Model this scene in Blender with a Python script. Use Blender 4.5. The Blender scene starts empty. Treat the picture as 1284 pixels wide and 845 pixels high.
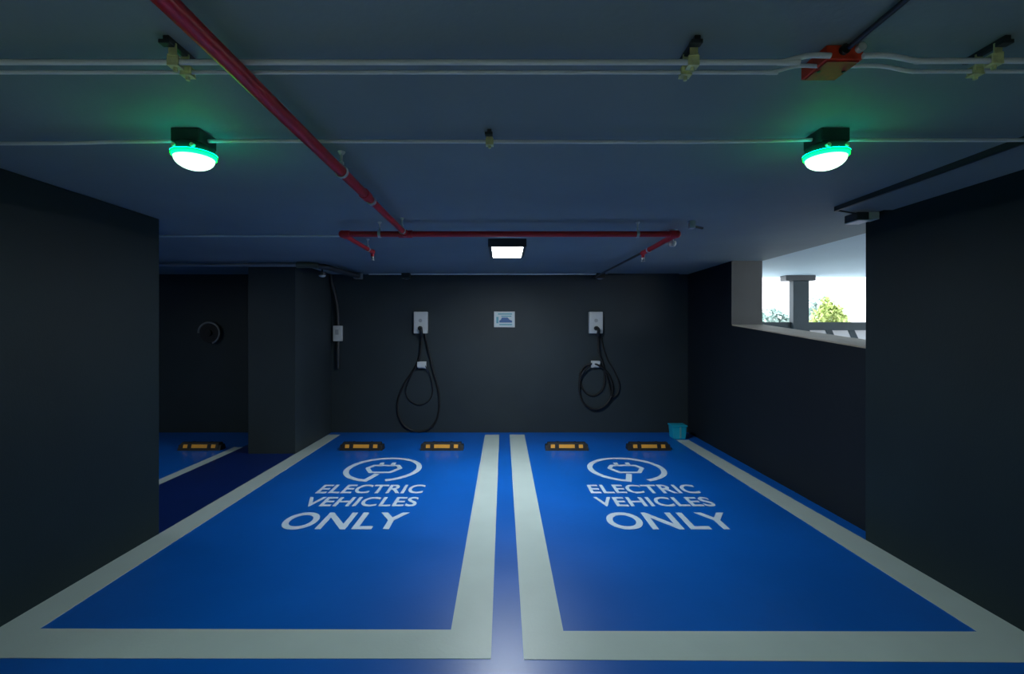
import bpy, bmesh, math, random
from mathutils import Vector, Matrix
random.seed(4)
scene = bpy.context.scene
C = scene.collection

# ---------------------------------------------------------------- camera
EYE = 1.61            # eye height
F = 585.0             # focal length in pixels of a 1284 wide frame
VX, VY = 632.5, 414.0 # vanishing point
cd = bpy.data.cameras.new('camera'); cam = bpy.data.objects.new('camera', cd); C.objects.link(cam)
cam.location = (0, 0, EYE); cam.rotation_euler = (math.radians(90), 0, 0)
cd.sensor_fit = 'HORIZONTAL'; cd.sensor_width = 36; cd.lens = 36 * F / 1284
cd.shift_x = (642 - VX) / 1284; cd.shift_y = -(422.5 - VY) / 1284
cd.clip_start = 0.05; cd.clip_end = 300
scene.camera = cam

# ---------------------------------------------------------------- overcast sky
w = bpy.data.worlds.new('overcast_sky'); scene.world = w; w.use_nodes = True
bg = w.node_tree.nodes['Background']
bg.inputs[0].default_value = (0.86, 0.93, 1.0, 1); bg.inputs[1].default_value = 5.8

# ---------------------------------------------------------------- lamp strengths (emission of the lamps' own lenses)
PANEL_L = 118.0        # ceiling panel over the bays
AISLE_L = 41.0        # panels over the driving aisle behind the viewer
GREEN_L = 30.0         # green bands of the beacons
vs = scene.view_settings
vs.view_transform = 'Standard'; vs.look = 'None'; vs.gamma = 1.0; vs.use_curve_mapping = False
vs.exposure = 0.0

CEIL = EYE + 0.88
BACK = 7.35           # back wall
RW = 2.89             # right wall inner face
LINE = 0.0025

# ---------------------------------------------------------------- materials
def mat(name, col, rough=0.5, metal=0.0, spec=0.5, noise=0.0, nscale=6.0, bump=0.0, bscale=60.0, emit=None, es=0.0, rvar=0.0, coat=0.0):
    m = bpy.data.materials.new(name); m.use_nodes = True
    nt = m.node_tree; b = nt.nodes['Principled BSDF']
    b.inputs['Base Color'].default_value = (*col, 1)
    b.inputs['Roughness'].default_value = rough
    b.inputs['Metallic'].default_value = metal
    b.inputs['Specular IOR Level'].default_value = spec
    b.inputs['Coat Weight'].default_value = coat
    b.inputs['Coat Roughness'].default_value = 0.12
    if emit:
        b.inputs['Emission Color'].default_value = (*emit, 1); b.inputs['Emission Strength'].default_value = es
    tc = nt.nodes.new('ShaderNodeTexCoord')
    if noise or rvar:
        n = nt.nodes.new('ShaderNodeTexNoise'); n.inputs['Scale'].default_value = nscale; n.inputs['Detail'].default_value = 6
        nt.links.new(tc.outputs['Object'], n.inputs['Vector'])
    if noise:
        r = nt.nodes.new('ShaderNodeValToRGB')
        r.color_ramp.elements[0].position = 0.3; r.color_ramp.elements[1].position = 0.72
        r.color_ramp.elements[0].color = (*[c * (1 - noise) for c in col], 1)
        r.color_ramp.elements[1].color = (*[min(1, c * (1 + noise)) for c in col], 1)
        nt.links.new(n.outputs['Fac'], r.inputs['Fac']); nt.links.new(r.outputs['Color'], b.inputs['Base Color'])
    if rvar:
        mr = nt.nodes.new('ShaderNodeMapRange')
        mr.inputs['To Min'].default_value = rough - rvar; mr.inputs['To Max'].default_value = rough + rvar
        nt.links.new(n.outputs['Fac'], mr.inputs['Value']); nt.links.new(mr.outputs['Result'], b.inputs['Roughness'])
    if bump:
        n2 = nt.nodes.new('ShaderNodeTexNoise'); n2.inputs['Scale'].default_value = bscale; n2.inputs['Detail'].default_value = 4
        nt.links.new(tc.outputs['Object'], n2.inputs['Vector'])
        bp = nt.nodes.new('ShaderNodeBump'); bp.inputs['Strength'].default_value = bump; bp.inputs['Distance'].default_value = 0.004
        nt.links.new(n2.outputs['Fac'], bp.inputs['Height']); nt.links.new(bp.outputs['Normal'], b.inputs['Normal'])
    return m

M = {}
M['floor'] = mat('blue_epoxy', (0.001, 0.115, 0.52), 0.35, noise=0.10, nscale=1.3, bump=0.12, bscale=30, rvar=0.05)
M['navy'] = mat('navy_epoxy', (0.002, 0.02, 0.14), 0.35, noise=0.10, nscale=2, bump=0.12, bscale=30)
M['line'] = mat('white_line_paint', (0.51, 0.60, 0.58), 0.42, noise=0.04, nscale=3, bump=0.2, bscale=50)
M['mark'] = mat('pale_lettering_paint', (0.60, 0.72, 0.84), 0.45, noise=0.06, nscale=5)
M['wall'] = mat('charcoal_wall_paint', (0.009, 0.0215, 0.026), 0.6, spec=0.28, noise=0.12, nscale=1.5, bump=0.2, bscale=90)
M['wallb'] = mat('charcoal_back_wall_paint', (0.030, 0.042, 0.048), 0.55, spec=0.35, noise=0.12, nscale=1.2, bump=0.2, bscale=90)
M['ceil'] = mat('grey_ceiling_paint', (0.25, 0.305, 0.31), 0.7, noise=0.10, nscale=0.9, bump=0.3, bscale=40)
M['ceilout'] = mat('pale_outdoor_ceiling_paint', (0.52, 0.68, 0.78), 0.7, noise=0.04, nscale=1.0)
M['concrete'] = mat('pale_concrete', (0.55, 0.56, 0.55), 0.8, noise=0.1, nscale=3, bump=0.3)
M['aislefloor'] = mat('grey_aisle_concrete', (0.40, 0.40, 0.38), 0.6, noise=0.1, nscale=2)
M['jamb'] = mat('daylit_jamb_paint', (0.058, 0.061, 0.061), 0.6, noise=0.1, nscale=3)  # wall colour made paler to hold the daylight on the jamb
M['sill'] = mat('beige_sill_paint', (0.66, 0.57, 0.47), 0.6, noise=0.10, nscale=5)
M['bluegrey'] = mat('blue_grey_paint', (0.022, 0.04, 0.05), 0.6, noise=0.1)
M['white'] = mat('white_plastic', (0.62, 0.64, 0.64), 0.4)
M['conduit'] = mat('white_conduit_paint', (0.84, 0.86, 0.86), 0.4)
M['galv'] = mat('galvanised_steel', (0.62, 0.64, 0.65), 0.38, metal=0.3, noise=0.15, nscale=30)
M['zinc'] = mat('yellow_zinc', (0.85, 0.85, 0.42), 0.35, metal=0.2, noise=0.2, nscale=40)
M['red'] = mat('red_pipe_paint', (0.60, 0.014, 0.026), 0.38, noise=0.12, nscale=8)
M['orange'] = mat('orange_red_paint', (0.75, 0.055, 0.015), 0.45, noise=0.15, nscale=25)
M['brownred'] = mat('green_light_offset_red', (0.40, 0.010, 0.008), 0.5, noise=0.3, nscale=30)  # orange underside, darkened in its colour against the beacons' green light
M['black'] = mat('black_rubber', (0.012, 0.012, 0.013), 0.6, bump=0.2)
M['blackp'] = mat('black_plastic', (0.015, 0.017, 0.018), 0.35)
M['dark'] = mat('dark_grey_metal', (0.03, 0.035, 0.04), 0.45)
M['olive'] = mat('olive_grey_metal', (0.10, 0.115, 0.085), 0.5)
M['amber'] = mat('amber_reflector', (0.90, 0.42, 0.06), 0.3, spec=0.6)
M['body'] = mat('dark_green_housing', (0.02, 0.05, 0.035), 0.4)
M['lens'] = mat('beacon_lens', (0.5, 0.7, 0.6), 0.4, emit=(0.62, 1.0, 0.78), es=2.1)
M['green'] = mat('beacon_green_band', (0.05, 0.6, 0.25), 0.4, emit=(0.0, 1.0, 0.018), es=GREEN_L)
M['collar'] = mat('added_glow_collar', (0.05, 0.6, 0.25), 0.4, emit=(0.0, 1.0, 0.55), es=12)  # unseen glowing ring, added to throw green onto the ceiling
M['panel'] = mat('panel_diffuser', (0.8, 0.8, 0.8), 0.5, emit=(0.84, 0.94, 1.0), es=PANEL_L)
M['aisle'] = mat('aisle_panel_diffuser', (0.8, 0.8, 0.8), 0.5, emit=(0.78, 1.0, 0.92), es=AISLE_L)
M['neighbour'] = mat('dim_panel_diffuser', (0.8, 0.8, 0.8), 0.5, emit=(0.84, 0.94, 1.0), es=22)
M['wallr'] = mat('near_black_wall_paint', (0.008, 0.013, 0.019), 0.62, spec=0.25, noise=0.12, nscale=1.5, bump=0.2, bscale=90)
M['signw'] = mat('sign_white', (0.62, 0.72, 0.74), 0.35)
M['signb'] = mat('sign_blue', (0.02, 0.12, 0.35), 0.4)
M['signt'] = mat('sign_teal', (0.12, 0.40, 0.48), 0.4)
M['cyan'] = mat('cyan_plastic', (0.01, 0.42, 0.62), 0.25, spec=0.6)
M['steel'] = mat('grey_steel', (0.35, 0.36, 0.37), 0.4, metal=0.5)
M['grey'] = mat('light_grey_plastic', (0.36, 0.37, 0.37), 0.5)
M['leafa'] = mat('yellow_green_leaf', (0.42, 0.50, 0.18), 0.5, noise=0.4, nscale=3)
M['leafb'] = mat('glare_bleached_leaf', (0.38, 0.50, 0.46), 0.5, noise=0.5, nscale=3)  # leaf colour bleached in place of haze and overexposure
M['bark'] = mat('bark', (0.12, 0.09, 0.06), 0.8, bump=0.5)
M['facade'] = mat('white_render', (0.78, 0.76, 0.77), 0.8, noise=0.04)
M['glass'] = mat('dark_window_glass', (0.25, 0.3, 0.33), 0.1, spec=0.8)

# ---------------------------------------------------------------- mesh helpers
def tag(o, label=None, cat=None, group=None, kind=None):
    if label: o['label'] = label
    if cat: o['category'] = cat
    if group: o['group'] = group
    if kind: o['kind'] = kind
    return o

def obj(name, bm, material, parent=None, smooth=False):
    bmesh.ops.recalc_face_normals(bm, faces=bm.faces)
    me = bpy.data.meshes.new(name); bm.to_mesh(me); bm.free()
    mats = material if isinstance(material, (list, tuple)) else [material]
    for m in mats: me.materials.append(m)
    o = bpy.data.objects.new(name, me); C.objects.link(o)
    if parent: o.parent = parent
    if smooth:
        for p in me.polygons: p.use_smooth = True
        try: me.set_sharp_from_angle(angle=math.radians(40))
        except Exception: pass
    return o

def thing(name, label, cat, loc=(0, 0, 0), group=None, rz=0):
    o = bpy.data.objects.new(name, None); C.objects.link(o); o.empty_display_size = 0.05
    o.location = loc; o.rotation_euler = (0, 0, rz)
    return tag(o, label, cat, group)

def nb(): return bmesh.new()

def box(bm, c, s, bevel=0.0, mi=0):
    g = bmesh.ops.create_cube(bm, size=1.0, matrix=Matrix.Translation(c) @ Matrix.Diagonal((*s, 1)))
    vs_ = g['verts']
    if bevel:
        es = list({e for v in vs_ for e in v.link_edges})
        r = bmesh.ops.bevel(bm, geom=es, offset=bevel, segments=2, affect='EDGES', profile=0.6)
    elif mi:
        for f in {f for v in vs_ for f in v.link_faces}: f.material_index = mi
    return bm

def bx(c, s, bevel=0.0): return box(nb(), c, s, bevel)
def bb(x0, x1, y0, y1, z0, z1, bevel=0.0):
    return bx(((x0+x1)/2, (y0+y1)/2, (z0+z1)/2), (x1-x0, y1-y0, z1-z0), bevel)

def cyl(bm, a, b, r, r2=None, seg=16):
    a, b = Vector(a), Vector(b); d = b - a
    q = d.to_track_quat('Z', 'Y').to_matrix().to_4x4()
    bmesh.ops.create_cone(bm, cap_ends=True, segments=seg, radius1=r, radius2=r if r2 is None else r2,
                          depth=d.length, matrix=Matrix.Translation((a + b) / 2) @ q)
    return bm

def lathe(bm, prof, c=(0, 0, 0), seg=28):
    rings = []
    for r, z in prof:
        if r < 1e-5: rings.append([bm.verts.new((c[0], c[1], c[2] + z))])
        else: rings.append([bm.verts.new((c[0] + r*math.cos(2*math.pi*i/seg), c[1] + r*math.sin(2*math.pi*i/seg), c[2] + z)) for i in range(seg)])
    for A, B in zip(rings, rings[1:]):
        for i in range(seg):
            j = (i + 1) % seg
            if len(A) == 1 and len(B) > 1: bm.faces.new((A[0], B[i], B[j]))
            elif len(B) == 1 and len(A) > 1: bm.faces.new((A[i], A[j], B[0]))
            elif len(A) > 1: bm.faces.new((A[i], A[j], B[j], B[i]))
    return bm

def smooth_path(pts, n=8, closed=False):
    P = [Vector(p) for p in pts]; out = []
    if closed: E = [P[-1]] + P + P[:2]
    else: E = [2*P[0]-P[1]] + P + [2*P[-1]-P[-2]]
    for i in range(1, len(E) - 2):
        p0, p1, p2, p3 = E[i-1], E[i], E[i+1], E[i+2]
        for k in range(n):
            t = k / n
            out.append(0.5*((2*p1) + (-p0+p2)*t + (2*p0-5*p1+4*p2-p3)*t*t + (-p0+3*p1-3*p2+p3)*t**3))
    if not closed: out.append(P[-1])
    return out

def tube(bm, path, r, seg=10, closed=False):
    P = [Vector(p) for p in path]; rings = []; n = len(P)
    up = None
    for i, p in enumerate(P):
        if closed: t = P[(i+1) % n] - P[i-1]
        else: t = P[min(i+1, n-1)] - P[max(i-1, 0)]
        t.normalize()
        if up is None:
            up = Vector((0, 0, 1)) if abs(t.z) < 0.9 else Vector((1, 0, 0))
        u = (up - t*up.dot(t)).normalized(); v = t.cross(u); up = u
        rings.append([bm.verts.new(p + r*(math.cos(2*math.pi*k/seg)*u + math.sin(2*math.pi*k/seg)*v)) for k in range(seg)])
    m = n if closed else n - 1
    for i in range(m):
        A, B = rings[i], rings[(i+1) % n]
        for k in range(seg): bm.faces.new((A[k], A[(k+1) % seg], B[(k+1) % seg], B[k]))
    if not closed: bm.faces.new(rings[0][::-1]); bm.faces.new(rings[-1])
    return bm

def prism(bm, poly, axis, a, b):
    # poly in the two remaining axes, extruded along axis from a to b
    def P(p, t):
        return {'x': (t, p[0], p[1]), 'y': (p[0], t, p[1]), 'z': (p[0], p[1], t)}[axis]
    A = [bm.verts.new(P(p, a)) for p in poly]; B = [bm.verts.new(P(p, b)) for p in poly]
    bm.faces.new(A); bm.faces.new(B[::-1]); n = len(poly)
    for i in range(n): bm.faces.new((A[i], A[(i+1) % n], B[(i+1) % n], B[i]))
    return bm

def copy_tree(o, parent=None):
    c = o.copy(); C.objects.link(c)
    if parent: c.parent = parent
    for ch in [x for x in bpy.data.objects if x.parent == o]: copy_tree(ch, c)
    return c

def on(px, py, Y):      # a point at depth Y seen at a pixel
    return Vector(((px - VX)*Y/F, Y, EYE - (py - VY)*Y/F))

# ================================================================ THE SETTING
fl = tag(obj('floor', bb(-9, 3.3, -6, BACK + 0.2, -0.2, 0), M['floor']), 'glossy blue epoxy floor', kind='structure')
al = tag(obj('floor_aisle', bb(-9, 3.3, -6, 1.35, -0.05, 0.002), M['aislefloor']), 'grey concrete of the driving aisle', kind='structure')
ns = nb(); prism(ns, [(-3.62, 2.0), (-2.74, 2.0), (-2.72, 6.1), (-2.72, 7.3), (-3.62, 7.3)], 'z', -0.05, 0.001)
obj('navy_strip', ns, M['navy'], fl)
tag(obj('ceiling', bb(-9, 3.275, -6, BACK + 0.2, CEIL, CEIL + 0.2), M['ceil']), kind='structure')
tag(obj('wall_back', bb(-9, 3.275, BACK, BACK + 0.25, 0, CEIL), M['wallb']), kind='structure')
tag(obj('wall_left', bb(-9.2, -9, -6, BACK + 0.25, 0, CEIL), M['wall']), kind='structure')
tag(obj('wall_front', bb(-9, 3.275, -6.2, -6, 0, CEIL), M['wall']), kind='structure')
# right wall with its opening: the top of the low part climbs to the back
sillz = lambda y: EYE - 0.147 + (y - 3.74)*0.094
wr = nb()
prism(wr, [(3.582, 0), (BACK, 0), (BACK, CEIL), (5.94, CEIL), (5.94, sillz(5.94)), (3.582, sillz(3.582))], 'x', RW, 3.275)
prism(wr, [(-6, 0), (1.498, 0), (1.498, CEIL), (-6, CEIL)], 'x', RW, 3.275)
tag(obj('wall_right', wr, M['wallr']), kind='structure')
ts = nb(); prism(ts, [(3.582, sillz(3.582)), (5.94, sillz(5.94)), (5.94, sillz(5.94)+0.012), (3.582, sillz(3.582)+0.012)], 'x', RW + 0.01, 3.30)
tag(obj('trim_1', ts, M['sill']), 'worn beige sill on the sloping top of the low wall in the opening', kind='structure')
tag(obj('trim_4', bb(RW-0.002, 3.277, 5.928, 5.94, sillz(5.93)+0.012, CEIL-0.001), M['jamb']), 'thin added panel on the far jamb, daylight put into its paler grey', kind='structure')
# piers
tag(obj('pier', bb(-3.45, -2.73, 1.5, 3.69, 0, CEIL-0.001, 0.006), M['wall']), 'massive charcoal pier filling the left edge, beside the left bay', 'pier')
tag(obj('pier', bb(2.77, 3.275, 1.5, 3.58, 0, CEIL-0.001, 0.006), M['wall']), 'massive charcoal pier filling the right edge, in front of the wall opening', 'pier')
tag(obj('pier', bb(-3.34, -2.725, 6.08, BACK-0.001, 0, CEIL-0.001, 0.004), M['wallb']), 'slimmer charcoal pier against the back wall between left bay and neighbouring bay', 'pier')
# shallow soffit over the right pier
tag(obj('trim_2', bb(2.37, 2.89, -2.0, 3.33, CEIL - 0.022, CEIL), M['ceil']), 'shallow grey ledge along the ceiling above the right pier', kind='structure')
eg = nb(); box(eg, (2.362, 0.66, CEIL - 0.016), (0.02, 5.34, 0.032)); tag(obj('trim_3', eg, M['dark']), 'dark metal edge strip along the ceiling ledge', kind='structure')

# ================================================================ PAINTED LINES AND LETTERING
g_line = 'white outlines of the two electric vehicle bays'
def outline(pts_out, pts_in, label):
    bm = nb()
    n = len(pts_out)
    for i in range(n - 1):
        q = [pts_out[i], pts_out[i+1], pts_in[i+1], pts_in[i]]
        lo = [bm.verts.new((x, y, 0.0)) for x, y in q]; hi = [bm.verts.new((x, y, LINE)) for x, y in q]
        bm.faces.new(hi)
        for k in range(4): bm.faces.new((lo[k], lo[(k+1) % 4], hi[(k+1) % 4], hi[k]))
    return tag(obj('parking_line', bm, M['line']), label, 'line')
outline([(-2.715, 7.19), (-2.735, 2.29), (-0.066, 2.285), (-0.08, 7.19)],
        [(-2.53, 7.19), (-2.505, 2.515), (-0.287, 2.505), (-0.30, 7.19)], 'white three-sided outline painted around the left bay, next to the left pier')
outline([(0.08, 7.19), (0.095, 2.28), (2.80, 2.258), (2.70, 6.84)],
        [(0.31, 7.19), (0.315, 2.495), (2.525, 2.49), (2.52, 6.84)], 'white three-sided outline painted around the right bay, beside the low wall')
bm = nb(); prism(bm, [(-3.60, 2.0), (-3.60, 6.42), (-3.72, 6.42), (-3.72, 2.0)], 'z', 0, LINE)
for v in bm.verts: v.co.x += 0.0
tag(obj('parking_line', bm, M['line']), 'short white line on the neighbouring bay floor left of the slim pier', 'line')

def word(txt, x0, x1, y0, y1, parent):
    cu = bpy.data.curves.new('word', 'FONT'); cu.body = txt; cu.size = 1; cu.resolution_u = 6
    cu.extrude = 0; cu.space_character = 1.04; cu.offset = 0.018
    o = bpy.data.objects.new('word', cu); C.objects.link(o)
    dg = bpy.context.evaluated_depsgraph_get()
    me = bpy.data.meshes.new_from_object(o.evaluated_get(dg))
    bpy.data.objects.remove(o)
    xs = [v.co.x for v in me.vertices]; ys = [v.co.y for v in me.vertices]
    ax, bxx, ay, by = min(xs), max(xs), min(ys), max(ys)
    for v in me.vertices:
        v.co.x = x0 + (v.co.x - ax)/(bxx - ax)*(x1 - x0); v.co.y = y0 + (v.co.y - ay)/(by - ay)*(y1 - y0); v.co.z = 0
    bm = bmesh.new(); bm.from_mesh(me)
    bmesh.ops.remove_doubles(bm, verts=bm.verts, dist=1e-5)
    r = bmesh.ops.extrude_face_region(bm, geom=list(bm.faces))
    for e in r['geom']:
        if isinstance(e, bmesh.types.BMVert): e.co.z += LINE
    for f in bm.faces: f.smooth = False
    bmesh.ops.remove_doubles(bm, verts=bm.verts, dist=1e-6)
    return obj('lettering', bm, M['mark'], parent)

def stroke(bm, pts, wd, closed=False):
    # flat ribbon with mitred corners, z from 0 to LINE
    P = [Vector((p[0], p[1])) for p in pts]; n = len(P); L = []; R = []
    for i in range(n):
        a = P[i-1] if (i > 0 or closed) else P[i]; b = P[(i+1) % n] if (i < n-1 or closed) else P[i]
        d1 = (P[i]-a); d2 = (b-P[i])
        if d1.length == 0: d1 = d2
        if d2.length == 0: d2 = d1
        d1.normalize(); d2.normalize(); t = (d1+d2).normalized(); nn = Vector((-t.y, t.x))
        k = wd/2/max(0.5, abs(nn.dot(Vector((-d1.y, d1.x)))))
        L.append(P[i]+nn*k); R.append(P[i]-nn*k)
    for i in range(n if closed else n-1):
        j = (i+1) % n
        lo = [bm.verts.new((q.x, q.y, 0)) for q in (L[i], L[j], R[j], R[i])]
        hi = [bm.verts.new((q.x, q.y, LINE)) for q in (L[i], L[j], R[j], R[i])]
        bm.faces.new(hi)
        for k in range(4): bm.faces.new((lo[k], lo[(k+1) % 4], hi[(k+1) % 4], hi[k]))

def marking(x0, x1, lx0, lx1, label):
    cx = (x0+x1)/2
    t = thing('floor_marking', label, 'marking', (cx, 4.6, 0), 'electric vehicle markings painted on the bays')
    X0, X1 = x0-cx, x1-cx
    word('ELECTRIC', X0, X1, 4.60-4.6, 4.86-4.6, t)
    word('VEHICLES', X0, X1, 4.26-4.6, 4.50-4.6, t)
    word('ONLY', X0+0.01, X1-0.02, 3.765-4.6, 4.12-4.6, t)
    # emblem: ring that runs into the cord of a plug
    ex, ey = (lx0+lx1)/2 - cx, 5.42-4.6; rx, ry = (lx1-lx0)/2-0.03, 0.44
    bm = nb()
    a0, a1 = math.radians(-103), math.radians(233)
    ring = [(ex + rx*math.cos(a0+(a1-a0)*0+ (math.radians(-72)-a0) + (math.radians(258)-math.radians(-72))*i/60),
             ey + ry*math.sin(math.radians(-72) + (math.radians(258)-math.radians(-72))*i/60)) for i in range(61)]
    ring = ring + [(ex-0.06, ey-0.34), (ex-0.02, ey-0.20)]
    stroke(bm, ring, 0.062)
    obj('emblem_ring', bm, M['mark'], t)
    bm = nb()
    plug = [(-0.14, 0.13), (0.14, 0.13), (0.19, 0.02), (0.11, -0.14), (-0.11, -0.14), (-0.19, 0.02)]
    stroke(bm, [(ex+a, ey+b) for a, b in plug], 0.05, True)
    for s in (-0.07, 0.07): stroke(bm, [(ex+s, ey+0.14), (ex+s, ey+0.25)], 0.05)
    obj('emblem_plug', bm, M['mark'], t)
    return t
marking(-1.87, -0.815, -1.846, -0.967, 'pale plug emblem and words on the left bay floor')
marking(0.855, 1.95, 0.97, 1.86, 'pale plug emblem and words on the right bay floor')

# ================================================================ WHEEL STOPS
ws = thing('wheel_stop', '', 'wheel stop', (0, 0, 0), 'black wheel stops with amber reflectors along the back of the bays')
Lh = 0.285
b = nb()
prism(b, [(-0.075, 0), (0.075, 0), (0.045, 0.085), (0.03, 0.098), (-0.03, 0.098), (-0.045, 0.085)], 'x', -Lh+0.03, Lh-0.03)
prism(b, [(-0.07, 0), (0.07, 0), (0.04, 0.07), (-0.04, 0.07)], 'x', -Lh, -Lh+0.03)
prism(b, [(-0.07, 0), (0.07, 0), (0.04, 0.07), (-0.04, 0.07)], 'x', Lh-0.03, Lh)
for x in (-0.075-0.045, 0.075+0.045): prism(b, [(-0.079, 0), (0.079, 0), (0.048, 0.09), (0.03, 0.103), (-0.03, 0.103), (-0.048, 0.09)], 'x', x-0.012, x+0.012)
obj('rubber_body', b, M['black'], ws)
def refl(x0, x1):
    p = nb()
    prism(p, [(-0.0665, 0.034), (-0.0525, 0.077), (-0.040, 0.077), (-0.054, 0.034)], 'x', x0, x1)
    return tag(obj('reflector', p, M['amber'], ws), 'amber reflective panel')
refl(-0.105, 0.105); refl(-0.215, -0.16); refl(0.16, 0.215)
YS = 941.85/(565 - VY)
labels = ['wheel stop on the bay floor left of the slim pier', 'wheel stop in the left bay nearest the slim pier',
          'wheel stop in the left bay under the left charger cable', 'wheel stop in the right bay under the right charger',
          'wheel stop in the right bay nearest the cyan box']
for i, px in enumerate((249, 452.5, 554, 711, 814.5)):
    o = ws if i == 0 else copy_tree(ws)
    o.location = ((px - VX)*YS/F, YS + 0.07, 0); o['label'] = 'black and amber ' + labels[i]

# ================================================================ CHARGERS ON THE BACK WALL
FY = BACK - 0.001
def wp(px, py, off=0.03):
    p = on(px, py, BACK); p.y = BACK - off; return p
def charger(px, label, plugdx, group='white wall chargers'):
    c = on(px, 404.5, BACK)
    t = thing('wall_charger', label, 'charger', (c.x, BACK, c.z), group)
    obj('housing', bx((0, -0.045, 0), (0.215, 0.09, 0.34), 0.012), M['white'], t, True)
    obj('front_panel', bx((0, -0.0935, 0.02), (0.19, 0.008, 0.27), 0.003), M['white'], t)
    b = nb(); cyl(b, (0, -0.0965, 0.03), (0, -0.103, 0.03), 0.028, seg=20)
    tag(obj('badge', b, M['grey'], t, True), 'grey round mark')
    b = nb(); cyl(b, (plugdx, -0.09, -0.09), (plugdx, -0.125, -0.09), 0.036, seg=20)
    tag(obj('socket', b, M['blackp'], t, True), 'black socket')
    b = nb(); tube(b, smooth_path([(plugdx, -0.115, -0.085), (plugdx+0.02, -0.16, -0.10), (plugdx+0.025, -0.155, -0.15), (plugdx+0.02, -0.12, -0.20)], 5), 0.024, 10)
    tag(obj('plug_handle', b, M['blackp'], t, True), 'black plug handle')
    return t, c
tL, cL = charger(528.5, 'white wall charger with black cable falling in one long loop', 0.0)
tR, cR = charger(746, 'white wall charger with black cable wound in round coils', 0.0)
def cable(t, c, pts, r=0.016):
    P = [wp(a, b_, o) - Vector((c.x, BACK, c.z)) for a, b_, o in pts]
    b = nb(); tube(b, smooth_path(P, 8), r, 9)
    return tag(obj('cable', b, M['black'], t, True), 'black charging cable')
cable(tL, cL, [(530, 417, .10), (529, 430, .06), (527, 448, .06), (520, 463, .05), (508, 480, .03), (500, 500, .02), (499.5, 518, .02), (507, 533, .02), (520, 540, .02),
               (535, 539, .02), (546, 529, .02), (551, 512, .02), (550, 490, .02), (545, 470, .03), (540, 450, .03), (536, 432, .04), (533, 416, .04)])
cable(tL, cL, [(524, 456, .09), (513, 478, .05), (509, 492, .02), (516, 503, .02), (528, 507, .02), (539, 501, .02), (543, 488, .03), (540, 470, .04), (533, 456, .09)], 0.008)
cable(tR, cR, [(748, 417, .10), (749, 430, .07), (750, 442, .07), (755, 455, .05), (758, 472, .02), (756, 486, .02), (747, 495, .02), (737, 494, .02), (729, 484, .02), (727, 470, .02),
               (732, 460, .03), (740, 456, .05), (748, 457, .10), (760, 466, .06), (767, 482, .045), (765, 498, .045), (755, 510, .045), (742, 512, .045), (730, 503, .045), (726, 488, .045),
               (728, 470, .06), (738, 458, .09)])
cable(tR, cR, [(752, 417, .04), (755, 432, .03), (761, 450, .03), (770, 466, .03), (776, 482, .03), (773, 494, .03), (766, 496, .06), (762, 480, .07), (757, 464, .07), (750, 456, .09)], 0.011)
def holster(px, py, label):
    c = on(px, py, BACK)
    t = thing('cable_holster', label, 'holster', (c.x, BACK, c.z), 'white cable holsters')
    obj('backplate', bx((0, -0.012, 0), (0.13, 0.024, 0.11), 0.006), M['white'], t, True)
    b = nb(); cyl(b, (0, -0.02, -0.005), (0, -0.085, -0.005), 0.04, 0.035, 18); obj('hook', b, M['grey'], t, True)
    b = bx((0, -0.09, 0.01), (0.125, 0.018, 0.09), 0.006); obj('front_lip', b, M['white'], t, True)
    return t
holster(529.5, 457.5, 'white holster on the wall below the left charger')
holster(746, 456.5, 'white holster on the wall below the right charger')
# small white clip beneath each plug
b = nb(); 

# ================================================================ SIGN
c = on(632.5, 400.5, BACK)
t = thing('wall_sign', 'small pale sign with blue print between the two chargers', 'sign', (c.x, BACK, c.z))
obj('sign_frame', bx((0, -0.01, 0), (0.33, 0.02, 0.25), 0.005), M['white'], t)
obj('sign_face', bx((0, -0.0215, 0), (0.305, 0.003, 0.225)), M['signw'], t)
b = nb()
box(b, (0.01, -0.0245, 0.085), (0.22, 0.002, 0.02)); box(b, (0.03, -0.0245, 0.05), (0.16, 0.002, 0.016))
obj('print_line', b, M['signt'], t)
b = nb()
prism(b, [(-0.06, -0.01), (-0.04, 0.03), (0.05, 0.03), (0.08, -0.005), (0.12, -0.02), (0.12, -0.05), (-0.08, -0.05), (-0.08, -0.015)], 'y', -0.0255, -0.0235)
tag(obj('car_print', b, M['signb'], t), 'blue car-like print')
b = nb(); box(b, (0.02, -0.0245, -0.08), (0.20, 0.002, 0.018)); box(b, (-0.11, -0.0245, -0.01), (0.035, 0.002, 0.10)); obj('print_line', b, M['signt'], t)

# ================================================================ CEILING PANEL LIGHT + AISLE LIGHTS
def panel_light(loc, label, m, group, sx=0.30, sy=0.62):
    t = thing('panel_light', label, 'ceiling light', loc, group)
    obj('housing', bx((0, 0, -0.039), (sx+0.07, sy+0.06, 0.078), 0.006), M['dark'], t)
    obj('diffuser', bx((0, 0, -0.0765), (sx, sy, 0.006), 0.001), m, t)
    return t
panel_light((0.028, 4.82, CEIL), 'lit white rectangular panel light on the ceiling in front of the red cross pipe', M['panel'], None)
panel_light((0.3, -1.2, CEIL), 'aisle panel light nearest the bays', M['aisle'], 'aisle panel lights', 1.2, 0.3)
panel_light((-5.0, -1.2, CEIL), 'aisle panel light toward the left', M['aisle'], 'aisle panel lights', 1.2, 0.3)
panel_light((-5.2, 4.4, CEIL), 'panel light over the neighbouring bay', M['neighbour'], None)

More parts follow.
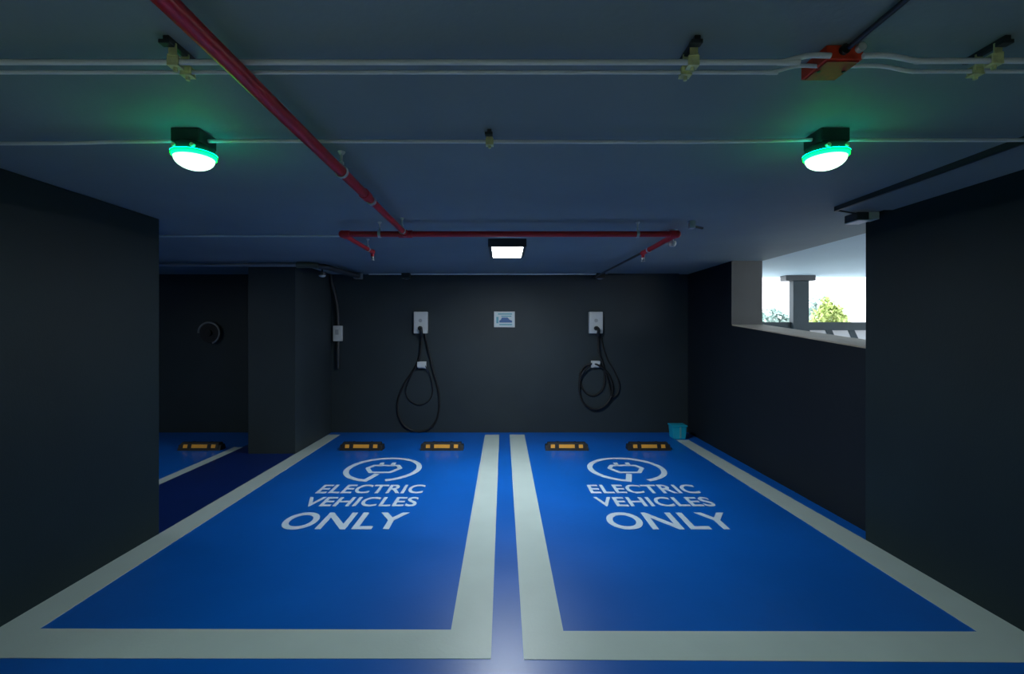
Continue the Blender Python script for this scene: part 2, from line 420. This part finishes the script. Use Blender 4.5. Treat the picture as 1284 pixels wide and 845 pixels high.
# ================================================================ GREEN BEACONS
def beacon(x, y, label):
    t = thing('beacon_light', label, 'beacon', (x, y, CEIL), 'green glowing ceiling beacons')
    obj('mounting_box', bx((0.0, 0, -0.03), (0.125, 0.125, 0.06), 0.006), M['body'], t)
    b = nb(); lathe(b, [(0, -0.058), (0.070, -0.058), (0.080, -0.064), (0.083, -0.098), (0, -0.098)])
    obj('lamp_body', b, M['body'], t, True)
    for s in (-1, 1):
        b = nb(); cyl(b, (0.04*s, -0.062, -0.080), (0.04*s, -0.080, -0.080), 0.009, seg=10); tag(obj('screw', b, M['zinc'], t), 'brassy screw')
    b = nb(); lathe(b, [(0.083, -0.0935), (0.091, -0.0945)]); tag(obj('added_light_collar', b, M['collar'], t), 'unseen upward-glowing ring added to green the ceiling')
    b = nb(); lathe(b, [(0.083, -0.0945), (0.091, -0.0960), (0.091, -0.0995), (0.080, -0.0995)]); obj('collar_rim', b, M['body'], t, True)
    b = nb(); lathe(b, [(0.080, -0.098), (0.088, -0.100), (0.087, -0.108), (0.080, -0.114), (0.05, -0.114), (0.05, -0.098)])
    tag(obj('green_band', b, M['green'], t, True), 'bright green glowing band')
    prof = [(0.078, -0.110)] + [(0.0805*math.cos(a), -0.113 - 0.050*math.sin(a)) for a in [i*math.pi/2/7 for i in range(8)]]
    prof[-1] = (0, prof[-1][1])
    b = nb(); lathe(b, prof)
    tag(obj('lens', b, M['lens'], t, True), 'white glowing dome lens')
    return t
beacon(-1.386, 2.085, 'green-glowing ceiling beacon left of the long red pipe')
beacon(1.437, 2.085, 'green-glowing ceiling beacon below the orange box')

# ================================================================ CONDUITS
def pipe(name, pts, r, m, label, cat, smooth=0, seg=12, parent=None, group=None):
    b = nb(); P = smooth_path(pts, smooth) if smooth else [Vector(p) for p in pts]
    tube(b, P, r, seg); o = obj(name, b, m, parent, True)
    if label: tag(o, label, cat, group)
    return o
z1 = EYE + 0.822; z2 = EYE + 0.822; zb = EYE + 0.842
y1, y2 = 585*0.822/336, 585*0.822/323.3
bxX = 1.05
pipe('conduit', [(-3.4, y1, z1), (-1, y1, z1), (0.75, y1, z1), (0.84, y1, z1), (0.93, y1, zb), (1.0, y1, zb)], 0.0083, M['conduit'], 'thicker of two white conduits crossing the ceiling, left of the orange box', 'conduit', 8)
pipe('conduit', [(1.10, y1, zb), (1.18, y1, zb), (1.27, y1, z1+0.004), (1.36, y1, z1+0.004), (2.3, y1, z1+0.006)], 0.0083, M['conduit'], 'thicker of two white conduits crossing the ceiling, right of the orange box', 'conduit', 8)
pipe('conduit', [(-3.4, y2, z2), (-1, y2, z2), (0.7, y2, z2), (0.84, y2, z2), (0.93, y2, zb), (1.0, y2, zb)], 0.0062, M['conduit'], 'thinner of two white conduits crossing the ceiling, left of the orange box', 'conduit', 8)
pipe('conduit', [(1.10, y2, zb), (1.20, y2, zb), (1.30, y2, z2+0.003), (1.40, y2, z2+0.003), (2.3, y2, z2+0.003)], 0.0062, M['conduit'], 'thinner of two white conduits crossing the ceiling, right of the orange box', 'conduit', 8)
z3 = EYE + 0.843; y3 = 2.08
pipe('conduit', [(-2.72, y3, z3-0.012), (-2.0, y3, z3-0.01), (-1.75, y3, z3-0.004), (-1.44, y3, z3)], 0.008, M['conduit'], 'white ceiling conduit from the left pier to the left beacon', 'conduit', 8)
pipe('conduit', [(-1.32, y3, z3), (-1.0, y3, z3), (0.5, y3, z3-0.004), (1.0, y3, z3-0.002), (1.37, y3, z3+0.006)], 0.008, M['conduit'], 'long white ceiling conduit running between the two beacons', 'conduit', 8)
pipe('conduit', [(1.50, y3, z3+0.006), (1.9, y3, z3+0.004), (2.35, y3, z3+0.004)], 0.008, M['conduit'], 'white ceiling conduit from the right beacon to the right ledge', 'conduit', 6)
y4 = 585*0.855/118
pipe('conduit', [(-4.9, y4, EYE+0.855), (-2.7, y4, EYE+0.855), (-1.0, y4, EYE+0.855)], 0.009, M['conduit'], 'faint thin conduit on the ceiling leading left from the red cross pipe', 'conduit')
pipe('conduit', [(1.04, -2.0, EYE+0.862), (1.045, 1.0, EYE+0.862), (1.05, 1.42, EYE+0.862)], 0.008, M['dark'], 'dark conduit on the ceiling leading forward from the orange box', 'conduit')

def hanger(px, py, zr, clamps, label, ln):
    # black strut fixed to the ceiling with zinc clamps, one under each conduit
    Y = clamps[0][0]; X = (px - VX)*Y/F
    t = thing('conduit_hanger', label, 'hanger', (X, Y, CEIL), 'zinc clamps holding the ceiling conduits')
    obj('strut', bb(-0.009, 0.009, -0.042, ln, -0.016, 0, 0.002), M['dark'], t)
    b = nb(); box(b, (-0.003, -0.034, -0.020), (0.034, 0.024, 0.012), 0.002)
    obj('fixing', b, M['dark'], t)
    for (cy, cz, r) in clamps:
        b = nb(); dy = cy - Y; z = cz - CEIL
        box(b, (0, dy, z + r + 0.006), (0.028, 0.034, 0.006), 0.001)
        box(b, (0, dy - 0.012, (z + r - 0.016)/2 - 0.002), (0.024, 0.004, abs(z) - 0.004))
        box(b, (0, dy - r - 0.0035, z - 0.001), (0.034, 0.004, 2*r + 0.012)); box(b, (0, dy + r + 0.0035, z - 0.001), (0.034, 0.004, 2*r + 0.012))
        box(b, (0, dy, z - r - 0.006), (0.034, 0.03, 0.005), 0.001)
        cyl(b, (0, dy, z - r - 0.006), (0, dy, z - r - 0.020), 0.0065, seg=8)
        obj('clamp', b, M['zinc'], t)
    return t
hanger(868, 78, 0, [(y1, z1, .0083), (y2, z2, .0062)], 'yellow zinc clamp pair left of the orange box', 0.09)
hanger(220, 78, 0, [(y1, z1, .0083), (y2, z2, .0062)], 'tarnished clamp pair at the left beside the red pipe', 0.09)
hanger(1246, 78, 0, [(y1, z1+.006, .0083), (y2, z2+.003, .0062)], 'yellow zinc clamp pair at the far right edge', 0.09)
hanger(614, 170, 0, [(y3, z3-.004, .008)], 'single yellow zinc clamp midway between the two beacons', 0.03)

# ---- orange junction box
t = thing('junction_box', 'orange-red junction box on the ceiling where the conduits meet', 'junction box', (1.05, 1.50, CEIL))
obj('box_body', bb(-0.057, 0.057, -0.062, 0.063, -0.044, 0, 0.004), M['orange'], t)
obj('cover_plate', bb(-0.05, 0.05, -0.054, 0.055, -0.048, -0.044, 0.001), M['brownred'], t)
b = nb(); cyl(b, (-0.005, -0.060, -0.018), (-0.005, -0.074, -0.018), 0.015, seg=16); tag(obj('gland', b, M['blackp'], t, True), 'black cable gland')
b = nb(); cyl(b, (0.042, -0.058, -0.014), (0.042, -0.078, -0.014), 0.013, seg=14); tag(obj('gland', b, M['white'], t, True), 'white gland')
for s in (-0.04, 0.04):
    b = nb(); cyl(b, (s, 0.0, -0.047), (s, 0.0, -0.051), 0.005, seg=8); obj('screw', b, M['dark'], t)

# ================================================================ RED SPRINKLER PIPES
zp = EYE + 0.782; yc = 585*0.782/120.5
t = thing('sprinkler_pipe', 'red fire pipework on the ceiling: long run, cross pipe and two branches', 'pipe', (0, yc, zp))
def rp(name, a, b_, r, m=M['red'], seg=20):
    bm = nb(); cyl(bm, Vector(a) - Vector((0, yc, zp)), Vector(b_) - Vector((0, yc, zp)), r, seg=seg); return obj(name, bm, m, t, True)
XM = -0.803; XL = -1.318; XR = 1.405
rp('main_pipe', (XM, -5.5, zp), (XM, 2.74, zp), 0.0255)
rp('main_pipe', (XM, 2.70, zp), (XM, yc, zp), 0.0215)
rp('reducer', (XM, 2.66, zp), (XM, 2.74, zp), 0.030)
rp('cross_pipe', (XL, yc, zp), (XR, yc, zp), 0.024)
rp('branch_pipe', (XL, yc, zp), (XL, 4.66, zp), 0.019)
rp('branch_pipe', (XR, yc, zp), (XR, 4.72, zp), 0.023)
rp('tee', (XM-0.055, yc, zp), (XM+0.055, yc, zp), 0.031)
rp('tee_neck', (XM, yc-0.06, zp), (XM, yc, zp), 0.029)
for X in (XL, XR):
    bm = nb(); bmesh.ops.create_uvsphere(bm, u_segments=16, v_segments=10, radius=0.031, matrix=Matrix.Translation((X, 0, 0)))
    cyl(bm, (X, 0, 0), (X, 0.06, 0), 0.029); s = 1 if X < 0 else -1; cyl(bm, (X, 0, 0), (X + 0.06*s, 0, 0), 0.030)
    obj('elbow', bm, M['red'], t, True)
tag(rp('coupling', (XM, 2.80, zp), (XM, 2.83, zp), 0.028, M['galv']), 'bare steel coupling')
tag(rp('coupling', (XR, 4.52, zp), (XR, 4.55, zp), 0.028, M['galv']), 'bare steel coupling')
for X, Y in ((XL, 4.66), (XR, 4.73)):
    bm = nb(); o0 = Vector((0, yc, zp))
    bmesh.ops.create_uvsphere(bm, u_segments=12, v_segments=8, radius=0.027, matrix=Matrix.Translation(Vector((X, Y, zp)) - o0))
    cyl(bm, Vector((X, Y, zp)) - o0, Vector((X, Y, zp-0.045)) - o0, 0.017)
    e = obj('end_fitting', bm, M['red'], t, True)
    bm = nb(); cyl(bm, Vector((X, Y, zp-0.045)) - o0, Vector((X, Y, zp-0.065)) - o0, 0.011); cyl(bm, Vector((X, Y, zp-0.082)) - o0, Vector((X, Y, zp-0.085)) - o0, 0.022)
    for s in (-1, 1): cyl(bm, Vector((X+0.012*s, Y, zp-0.06)) - o0, Vector((X+0.006*s, Y, zp-0.083)) - o0, 0.003, seg=6)
    tag(obj('sprinkler_head', bm, M['steel'], t), 'steel sprinkler head')

def pipe_hanger(x, y, r, along, label):
    t = thing('pipe_hanger', label, 'hanger', (x, y, CEIL), 'steel ring hangers on the red pipework')
    d = CEIL - zp
    b = nb(); cyl(b, (0, 0, 0), (0, 0, -d + r + 0.004), 0.006, seg=10); obj('rod', b, M['galv'], t)
    b = nb(); cyl(b, (0, 0, 0), (0, 0, -0.014), 0.019, 0.011, 12); obj('ceiling_anchor', b, M['galv'], t)
    n = 24; ring = [(math.cos(2*math.pi*k/n)*(r+0.003), math.sin(2*math.pi*k/n)*(r+0.003)) for k in range(n)]
    b = nb()
    for k in range(n):
        p, q = ring[k], ring[(k+1) % n]; w2 = 0.011; th = 1.12
        def pt(c_, s_, sc):
            return (s_, c_[0]*sc, -d + c_[1]*sc) if along == 'x' else (c_[0]*sc, s_, -d + c_[1]*sc)
        V = [b.verts.new(pt(u_, s_, sc)) for u_ in (p, q) for s_ in (-w2, w2) for sc in (1, th)]
        for f in ((0, 1, 3, 2), (4, 5, 7, 6), (1, 3, 7, 5), (0, 2, 6, 4), (0, 1, 5, 4), (2, 3, 7, 6)):
            b.faces.new([V[i] for i in f])
    obj('ring', b, M['galv'], t)
    b = nb(); cyl(b, (0, 0, -d + r + 0.002), (0, 0, -d + r + 0.022), 0.012, seg=6); obj('nut', b, M['galv'], t)
pipe_hanger((476-VX)*yc/F, yc, 0.024, 'x', 'steel ring hanger at the left end of the red cross pipe')
pipe_hanger((799.5-VX)*yc/F, yc, 0.024, 'x', 'steel ring hanger near the right end of the red cross pipe')
pipe_hanger(XM, 2.30, 0.0255, 'y', 'steel ring hanger midway along the long red pipe')
pipe_hanger(XM, 3.66, 0.0215, 'y', 'steel ring hanger on the long red pipe just before the tee')
pipe_hanger(XL, 4.50, 0.019, 'y', 'steel ring hanger on the left branch of the red pipe')
pipe_hanger(XM, 0.2, 0.0255, 'y', 'steel ring hanger on the red pipe above the viewer')

# white detector beside the right elbow, dark conduit beyond it
cdet = on(843, 308, 4.0)
t = thing('smoke_detector', 'white round detector hanging beside the right end of the red cross pipe', 'detector', (1.475, 4.10, CEIL))
b = nb(); cyl(b, (0, 0, 0), (0, 0, -0.11), 0.012, seg=10); obj('stem', b, M['galv'], t)
b = nb(); lathe(b, [(0, -0.10), (0.030, -0.10), (0.034, -0.115), (0.034, -0.125), (0.022, -0.145), (0, -0.15)], seg=20); obj('sensor_head', b, M['white'], t, True)
b = nb(); lathe(b, [(0, 0.0), (0.045, 0), (0.045, -0.01), (0.02, -0.02), (0, -0.02)], seg=20); obj('ceiling_plate', b, M['white'], t, True)
pipe('conduit', [(XR+0.02, 4.80, EYE+0.80), (XR+0.015, 6.4, EYE+0.82), (XR+0.0, BACK, EYE+0.83)], 0.013, M['dark'], 'dark conduit from the right red branch back to the wall', 'conduit')
b = nb(); cyl(b, (XR+0.02, 4.78, EYE+0.80), (XR+0.02, 4.84, EYE+0.80), 0.017)
b.free()
t = thing('junction_box', 'small dark box on the ceiling right of the red cross pipe', 'junction box', (1.512, yc-0.03, CEIL))
obj('box_body', bx((0, 0, -0.03), (0.045, 0.05, 0.06), 0.004), M['galv'], t)
b = nb(); cyl(b, (0.03, 0, -0.045), (0.10, 0.03, -0.05), 0.010); obj('gland', b, M['dark'], t)

# ================================================================ CONDUIT ALONG THE BACK WALL TOP
zc = EYE + 74*7.2/F*1.0
pipe('conduit', [(-2.10, 7.22, CEIL-0.012), (-1.52, 7.22, CEIL-0.012)], 0.010, M['conduit'], 'thin conduit above the back wall left of the dark box', 'conduit', group='conduits along the back wall top')
pipe('conduit', [(-1.45, 7.22, CEIL-0.012), (1.44, 7.22, CEIL-0.012)], 0.010, M['conduit'], 'thin conduit above the back wall between two dark boxes', 'conduit', group='conduits along the back wall top')
pipe('conduit', [(1.60, 7.22, CEIL-0.012), (2.7, 7.22, CEIL-0.012)], 0.008, M['dark'], 'thin dark conduit above the back wall right of the dark box', 'conduit', group='conduits along the back wall top')
def jbox(px, label):
    X = (px - VX)*7.22/F
    t = thing('junction_box', label, 'junction box', (X, 7.22, CEIL), 'dark boxes above the back wall')
    obj('box_body', bx((0, 0, -0.04), (0.13, 0.13, 0.08), 0.006), M['blackp'], t)
    b = nb(); cyl(b, (0, 0, -0.08), (0, 0, -0.092), 0.04, 0.034, 16); tag(obj('cover', b, M['grey'] if px > 600 else M['blackp'], t, True))
    return t
jbox(509.5, 'dark box at the ceiling above the left charger')
jbox(752.5, 'dark box with pale cover at the ceiling above the right charger')

# ================================================================ LEFT: PIPEWORK ON THE SLIM PIER
# wrapped run in front of the pier head, elbow, and a conduit dropping down the back wall to a white switch
Yp = 5.98
t = thing('service_pipe', 'dark pipe across the head of the slim pier with olive wrapped elbow', 'pipe', (0, Yp, CEIL))
def sp(name, pts, r, m, n=8):
    b = nb(); tube(b, smooth_path([Vector(p) - Vector((0, Yp, CEIL)) for p in pts], n), r, 12); return obj(name, b, m, t, True)
zc_ = EYE + 0.835
sp('pipe_run', [(-4.9, Yp, zc_+0.01), (-3.9, Yp, zc_), (-2.65, Yp, zc_)], 0.022, M['steel'], 3)
tag(sp('wrapped_section', [(-2.66, Yp, zc_), (-2.5, Yp, zc_), (-2.38, Yp, zc_-0.01)], 0.038, M['olive']), 'olive wrapping')
sp('elbow', [(-2.42, Yp, zc_-0.01), (-2.30, Yp+0.06, zc_-0.02), (-2.25, Yp+0.25, zc_-0.03), (-2.24, 6.7, zc_-0.02), (-2.22, 7.1, zc_-0.01)], 0.036, M['dark'])
b = nb(); box(b, Vector((-2.23, 7.12, zc_-0.01)) - Vector((0, Yp, CEIL)), (0.12, 0.10, 0.09), 0.01); obj('valve_body', b, M['steel'], t)
t = thing('ceiling_spotlight', 'small pale round fitting under the dark elbow beside the slim pier', 'fitting', (-2.46, 6.3, CEIL))
b = nb(); cyl(b, (0, 0, 0), (0, 0, -0.11), 0.010, seg=10); obj('stem', b, M['dark'], t)
b = nb(); cyl(b, (0, 0, -0.10), (0, 0, -0.14), 0.055, 0.05, 20); obj('fitting_head', b, M['dark'], t, True)
b = nb(); lathe(b, [(0.045, -0.14), (0.04, -0.155), (0.02, -0.163), (0, -0.165)], seg=20); obj('cover', b, M['white'], t, True)

t = thing('wall_switch', 'white isolator box on a dark conduit in the corner left of the left charger', 'switch', (on(425, 418, BACK).x, BACK, on(425, 418, BACK).z))
obj('switch_box', bx((0, -0.04, 0), (0.13, 0.08, 0.24), 0.008), M['white'], t, True)
obj('rocker', bx((0, -0.084, 0.02), (0.05, 0.012, 0.08), 0.003), M['grey'], t)
o0 = Vector((on(425, 418, BACK).x, BACK, on(425, 418, BACK).z))
b = nb(); tube(b, smooth_path([wp(417.5, 346, .10)-o0, wp(419, 358, .08)-o0, wp(422.5, 374, .06)-o0, wp(424.5, 392, .04)-o0, wp(425, 408, .04)-o0], 6), 0.026, 10)
obj('conduit_run', b, M['dark'], t, True)
b = nb(); tube(b, [wp(425, 427, .04)-o0, wp(425, 462, .04)-o0], 0.026, 10); obj('conduit_drop', b, M['dark'], t, True)

# coil of grey cable on the back wall of the neighbouring bay
c = on(265.5, 417.5, BACK)
t = thing('cable_coil', 'dark coil with a pale rim on the wall of the neighbouring bay', 'coil', (c.x, BACK, c.z))
b = nb(); n = 32
tube(b, [(0.165*math.cos(a), -0.07, 0.165*math.sin(a)) for a in [math.radians(-70 + 250*i/n) for i in range(n+1)]], 0.014, 9)
tag(obj('rim', b, M['grey'], t, True), 'pale grey rim')
b = nb(); cyl(b, (0, 0, 0), (0, -0.06, 0), 0.15, seg=32); obj('drum', b, M['black'], t, True)
b = nb(); cyl(b, (0, -0.06, 0), (0, -0.10, 0), 0.05, seg=20); obj('hub', b, M['blackp'], t, True)

# ================================================================ RIGHT: CAMERA ABOVE THE PIER
t = thing('security_camera', 'small dark camera with pale box at the top corner of the right pier', 'camera', (2.643, 3.40, CEIL))
obj('junction_housing', bb(0.00, 0.075, -0.02, 0.07, -0.075, -0.022, 0.004), M['white'], t)
obj('camera_body', bb(-0.086, 0.0, -0.02, 0.11, -0.078, -0.022, 0.006), M['dark'], t)
tag(obj('camera_visor', bb(-0.086, 0.02, -0.03, 0.11, -0.086, -0.079, 0.002), M['white'], t), 'pale visor plate')
b = nb(); cyl(b, (-0.08, 0.0, -0.03), (-0.26, -0.04, -0.015), 0.006, seg=8); obj('lead', b, M['dark'], t)

# ================================================================ CYAN BOX IN THE CORNER
t = thing('plastic_box', 'small translucent-looking cyan box on the floor in the back right corner', 'box', (2.585, 6.97, 0))
b = nb(); prism(b, [(-0.09, 0), (0.09, 0), (0.105, 0.19), (-0.105, 0.19)], 'y', -0.09, 0.09); bmesh.ops.bevel(b, geom=list(b.edges), offset=0.008, segments=2, affect='EDGES')
obj('bin_body', b, M['cyan'], t, True)
obj('rim', bx((0, 0, 0.195), (0.23, 0.20, 0.02), 0.006), M['cyan'], t)
tag(obj('highlight_strip', bb(0.0, 0.022, -0.097, -0.089, 0.02, 0.18), M['signt'], t), 'pale strip standing in for a highlight')  # vertical highlight on the box, built as a paler strip

# ================================================================ BEYOND THE OPENING
zo = EYE + 0.925
tag(obj('ceiling_outer', bb(3.275, 11, -3, 8.15, zo, zo + 0.3), M['ceilout']), 'pale ceiling of the open area beyond the opening', kind='structure')
tag(obj('floor_outer', bb(3.276, 11, -3, 8.1, 0.9, 1.15), M['concrete']), 'pale concrete deck beyond the opening', kind='structure')
tag(obj('wall_outer', bb(3.3, 11, 8.0, 8.15, 1.15, EYE, 0.0), M['facade']), 'white parapet beyond the opening', kind='structure')
tag(obj('parapet_rail', bb(3.3, 11, 7.93, 8.17, EYE + 0.0, EYE + 0.137, 0.004), M['bluegrey']), 'dark blue-grey rail on the parapet beyond the opening', 'rail')
pst = tag(bpy.data.objects.new('hazard_stripes', None), 'dark slanted stripes on the white parapet under the rail', 'stripes'); C.objects.link(pst); pst.location = (5.0, 8.0, EYE)
for i in range(5):
    x = 4.73 + i*0.385 - 5.0 - 0.0
    b = nb(); prism(b, [(x, 0), (x+0.11, 0), (x+0.27, -0.34), (x+0.16, -0.34)], 'y', -0.012, 0.0)
    obj('stripe', b, M['bluegrey'], pst)
t = thing('outer_column', 'square grey column with wide dark head between the bright openings', 'column', (4.995, 7.9, 1.15))
h = zo - 1.15
obj('shaft', bb(-0.12, 0.145, -0.03, 0.09, 0, h - 0.09, 0.006), M['bluegrey'], t)
obj('head', bb(-0.26, 0.24, -0.06, 0.12, h - 0.09, h, 0.006), M['dark'], t)
# ground outside
tag(obj('ground', bb(-6, 60, 8.2, 90, 0.2, 0.6), M['concrete']), 'pale ground outdoors', kind='structure')

def shrub(x, y, z, rx, rz, n, m, label, lsz=0.11, name='shrub'):
    t = thing(name, label, name, (x, y, 0.6), 'greenery seen through the opening')
    b = nb()
    for i in range(n):
        while True:
            p = Vector((random.uniform(-1, 1), random.uniform(-1, 1), random.uniform(-1, 1)))
            if p.length < 1 and p.length > 0.35: break
        k = 1 + 0.25*math.sin(5*p.x + 3*p.z)
        c = Vector((p.x*rx*k, p.y*rx*0.8*k, z - 0.6 + p.z*rz*k))
        q = Matrix.Rotation(random.uniform(0, 6.28), 3, 'Z') @ Matrix.Rotation(random.uniform(-1.2, 1.2), 3, 'X')
        s = lsz*random.uniform(0.6, 1.3)
        V = [b.verts.new(c + q @ Vector(v)*s) for v in ((0, -1, 0), (0.5, 0, 0.12), (0, 1, 0), (-0.5, 0, 0.12))]
        b.faces.new(V)
    me_obj = obj('foliage', b, m, t)
    b = nb()
    for k in range(4):
        a = k*1.6
        cyl(b, (0.05*math.cos(a), 0.05*math.sin(a), 0), (rx*0.5*math.cos(a), rx*0.4*math.sin(a), z - 0.6), 0.05, 0.015, 8)
    obj('stems', b, M['bark'], t)
    return t
Yt = 13.5
def X_at(px, Y): return (px - VX)*Y/F
shrub(X_at(968, 15.2), 15.2, 1.87, 0.75, 0.42, 900, M['leafb'], 'pale leafy shrub seen left of the outer column', 0.10)
shrub(X_at(1028, Yt), Yt, 1.98, 0.70, 0.58, 800, M['leafb'], 'pale green shrub just right of the outer column', 0.09)
shrub(X_at(1041, 12.5), 12.5, 1.95, 0.42, 0.44, 700, M['leafa'], 'yellow-green shrub further right of the outer column', 0.09)
t = thing('white_building', 'overexposed white building beyond the parapet', 'building', (13.25, 16, 0.6))
obj('facade', bb(-1.65, 8, 0, 6, 0, 7, 0.02), M['facade'], t)
obj('cornice', bb(-1.68, 8.1, -0.15, 6.1, 7, 7.3, 0.02), M['facade'], t)
for x in (2.2, 5.0):
    f = obj('window', bb(x-0.6, x+0.6, -0.04, 0.05, 2.8, 4.3, 0.01), M['white'], t); obj('pane', bb(x-0.52, x+0.52, -0.06, -0.03, 2.88, 4.22), M['glass'], f)
